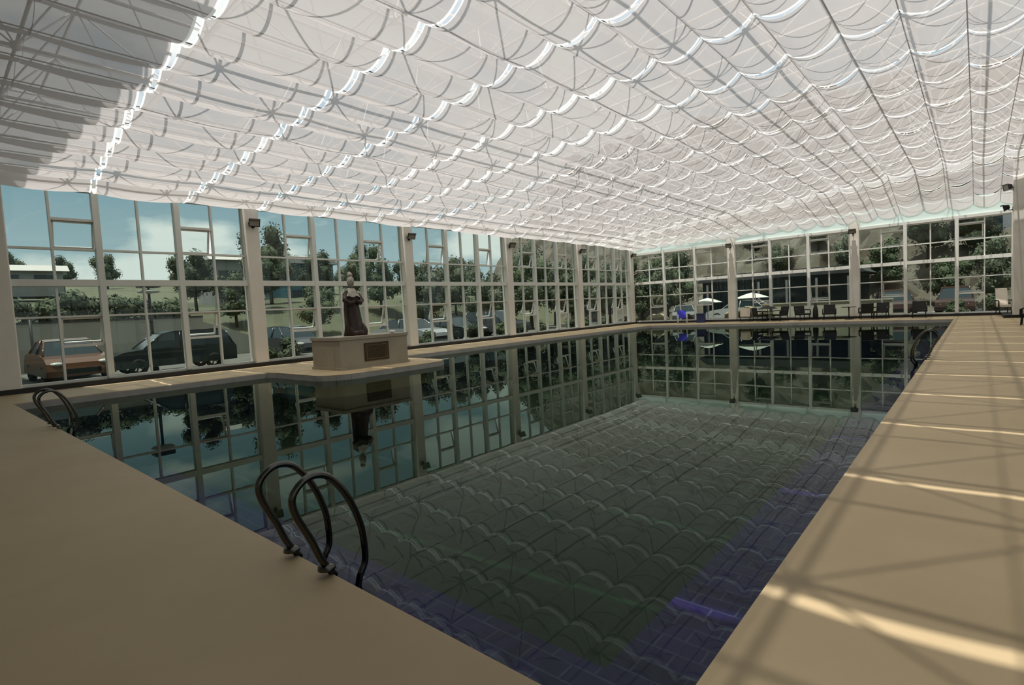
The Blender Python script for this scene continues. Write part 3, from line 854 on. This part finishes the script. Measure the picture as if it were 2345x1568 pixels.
def building(loc, sx, sy, h, wall, roofm, label, nwin, face, base=g0):
    """face: 'x' windows on the +X side, 'y' windows on the -Y side"""
    root = empty('outside_building', (loc[0], loc[1], loc[2]))
    m = MB(); m.box(-sx / 2, -sy / 2, -.5, sx / 2, sy / 2, h); m.build('wall', M[wall], root)
    m = MB(); m.prism([(-sx / 2 - .4, h), (sx / 2 + .4, h), (sx / 2 - .3, h + .5), (-sx / 2 + .3, h + .5)], -sy / 2 - .4, sy / 2 + .4, lambda p: Vector((p.x, p.z, p.y))); m.build('roof', M[roofm], root)
    rows, cols = nwin
    for i in range(rows):
        for j in range(cols):
            z0 = h * (i + .25) / rows; z1 = h * (i + .80) / rows
            L = sy if face == 'x' else sx
            a = -L / 2 + L * (j + .2) / cols; c = -L / 2 + L * (j + .8) / cols
            m = MB()
            if face == 'x': m.box(sx / 2 - .02, a, z0, sx / 2 + .03, c, z1)
            else: m.box(a, -sy / 2 - .03, z0, c, -sy / 2 + .02, z1)
            m.build('window', M['darkglass'], root)
    tag(root, label, 'building'); return root
building((-32, -8.4, 2.6), 5, 4.6, 4.2, 'teal', 'rooftile', 'teal blue building among the trees outside the long glass wall', (2, 3), 'x')
building((-34, -14.1, 2.6), 4, 4.2, 4.6, 'greywall', 'roofwhite', 'grey building with broad pale roof beside the teal blue one', (1, 2), 'x')
building((-40, -30, 5.0), 4, 9, 1.5, 'greywall', 'roofwhite', 'low pale roofed shed on the far field above the hedge', (1, 4), 'x')
building((7.6, 8.2, 0), 10.4, 3.6, 2.75, 'darkglass', 'rooftile', 'long low dark glass pavilion at the foot of the rock slope', (1, 6), 'y')
building((19.4, 19, 0), 4.4, 4, 9.5, 'lilac', 'greywall', 'tall pale lilac building behind trees near the big grey column', (4, 3), 'y')
# pavilion posts
for i in range(6):
    m = MB(); m.box(-.07, -.07, 0, .07, .07, 2.72)
    o = m.build('pavilion_post', M['greywall']); o.location = (2.9 + i * 1.85, 6.1, g0); tag(o, 'grey pavilion post outside the far glass wall, %s from the corner' % ordw[i], 'post', 'pavilion posts')
m = MB(); m.box(0, 0, 0, 6.9, .22, 1.12); m.box(-.03, -.03, 1.12, 6.93, .25, 1.18)
o = m.build('garden_wall', M['palewall']); o.location = (8.0, 1.9, g0); tag(o, 'low cream garden wall outside behind the black chairs', 'wall')
def rock(loc, r, label, seed, mat='boulder'):
    rr = random.Random(seed); m = MB(); m.ball((0, 0, r[2] * .45), r, 14, 9, .12, rr)
    o = m.build('boulder', M[mat]); o.location = loc; o.rotation_euler = (0, 0, rr.uniform(0, 6)); return tag(o, label, 'rock', 'tan boulders outside the far glass')
rock((1.0, 1.4, g0), (.9, .6, .55), 'tan boulder heap outside the glass by the far corner column', 1)
rock((7.3, 1.5, g0), (.8, .6, .75), 'large tan boulder between the white column and the cream wall', 2)
rock((8.4, 1.25, g0), (.5, .5, .5), 'tan boulder at the end of the cream garden wall', 3)
rock((6.2, 1.7, g0), (.7, .5, .6), 'grey tan boulder just left of the largest boulder', 4)
rock((3.3, 1.1, g0), (.5, .45, .5), 'small grey brown boulder outside just left of the blue plastic chair', 5, 'rock')
# white-topped parasols on the terrace beyond the glass
M['canvas'] = pbr('parasol_canvas', (.62, .60, .55), .8)
parasol((4.5, 1.8, g0), 1.0, 1.75, 'canvas', 'white garden parasol outside beyond the blue plastic chair')
parasol((7.2, 2.5, g0), 1.1, 1.95, 'canvas', 'white garden parasol outside behind the largest boulder')
# ------------------------------------------------------------------ light
w = bpy.data.worlds.new('World'); SC.world = w; w.use_nodes = True
nt = w.node_tree; nt.nodes.clear()
out = N(nt, 'ShaderNodeOutputWorld'); bg = N(nt, 'ShaderNodeBackground', Strength=1.0)
tc = N(nt, 'ShaderNodeTexCoord'); sp = N(nt, 'ShaderNodeSeparateXYZ')
nt.links.new(tc.outputs['Generated'], sp.inputs[0])
gr = N(nt, 'ShaderNodeValToRGB')
e = gr.color_ramp.elements; e[0].position = 0; e[0].color = (.62, .72, .74, 1); e[1].position = .75; e[1].color = (.72, .76, .80, 1)
g2 = gr.color_ramp.elements.new(.22); g2.color = (.27, .44, .53, 1)
g3 = gr.color_ramp.elements.new(.42); g3.color = (.66, .74, .80, 1)
nt.links.new(sp.outputs['Z'], gr.inputs[0])
mp = N(nt, 'ShaderNodeMapping'); mp.inputs['Scale'].default_value = (1, 1, 2.3); mp.inputs['Location'].default_value = (3.3, .7, .35)
nt.links.new(tc.outputs['Generated'], mp.inputs[0])
no = N(nt, 'ShaderNodeTexNoise', Scale=3.4, Detail=8, Roughness=.5); nt.links.new(mp.outputs[0], no.inputs['Vector'])
cr = N(nt, 'ShaderNodeValToRGB'); cr.color_ramp.elements[0].position = .45; cr.color_ramp.elements[1].position = .55
nt.links.new(no.outputs[0], cr.inputs[0])
mx = N(nt, 'ShaderNodeMixRGB'); mx.inputs[2].default_value = (.95, .98, .95, 1)
nt.links.new(cr.outputs[0], mx.inputs[0]); nt.links.new(gr.outputs[0], mx.inputs[1])
nt.links.new(mx.outputs[0], bg.inputs[0]); nt.links.new(bg.outputs[0], out.inputs[0])
sd = bpy.data.lights.new('sun', 'SUN'); sd.energy = 6.6; sd.angle = math.radians(.65); sd.color = (1, .965, .90)
so = bpy.data.objects.new('sun', sd); COL.objects.link(so); so.location = (0, -20, 40)
S = Vector((-.045, -.178, .983)).normalized()
so.rotation_euler = S.to_track_quat('Z', 'Y').to_euler()

# ------------------------------------------------------------------ camera
cd = bpy.data.cameras.new('camera'); cam = bpy.data.objects.new('camera', cd); COL.objects.link(cam)
r = Vector((0.75473199, 0.653955, -0.05217753)); u = Vector((-0.00102813, 0.08071385, 0.99673678)); f = Vector((-0.65603245, 0.75221549, -0.06158968))
mat = Matrix((r, u, -f)).transposed().to_4x4(); mat.translation = Vector((18.51066, -34.88609, 1.5))
cam.matrix_world = mat
cd.sensor_fit = 'HORIZONTAL'; cd.sensor_width = 36; cd.lens = 1226.7754 / 2345 * 36; cd.clip_end = 600; cd.clip_start = .05
SC.camera = cam
vs = SC.view_settings; vs.view_transform = 'Standard'; vs.look = 'None'; vs.exposure = 0; vs.gamma = 1; vs.use_curve_mapping = False
cy = SC.cycles
cy.max_bounces = 10; cy.diffuse_bounces = 4; cy.glossy_bounces = 4; cy.transmission_bounces = 6; cy.transparent_max_bounces = 16
cy.caustics_reflective = False; cy.caustics_refractive = False
cy.sample_clamp_indirect = 4; cy.use_denoising = True
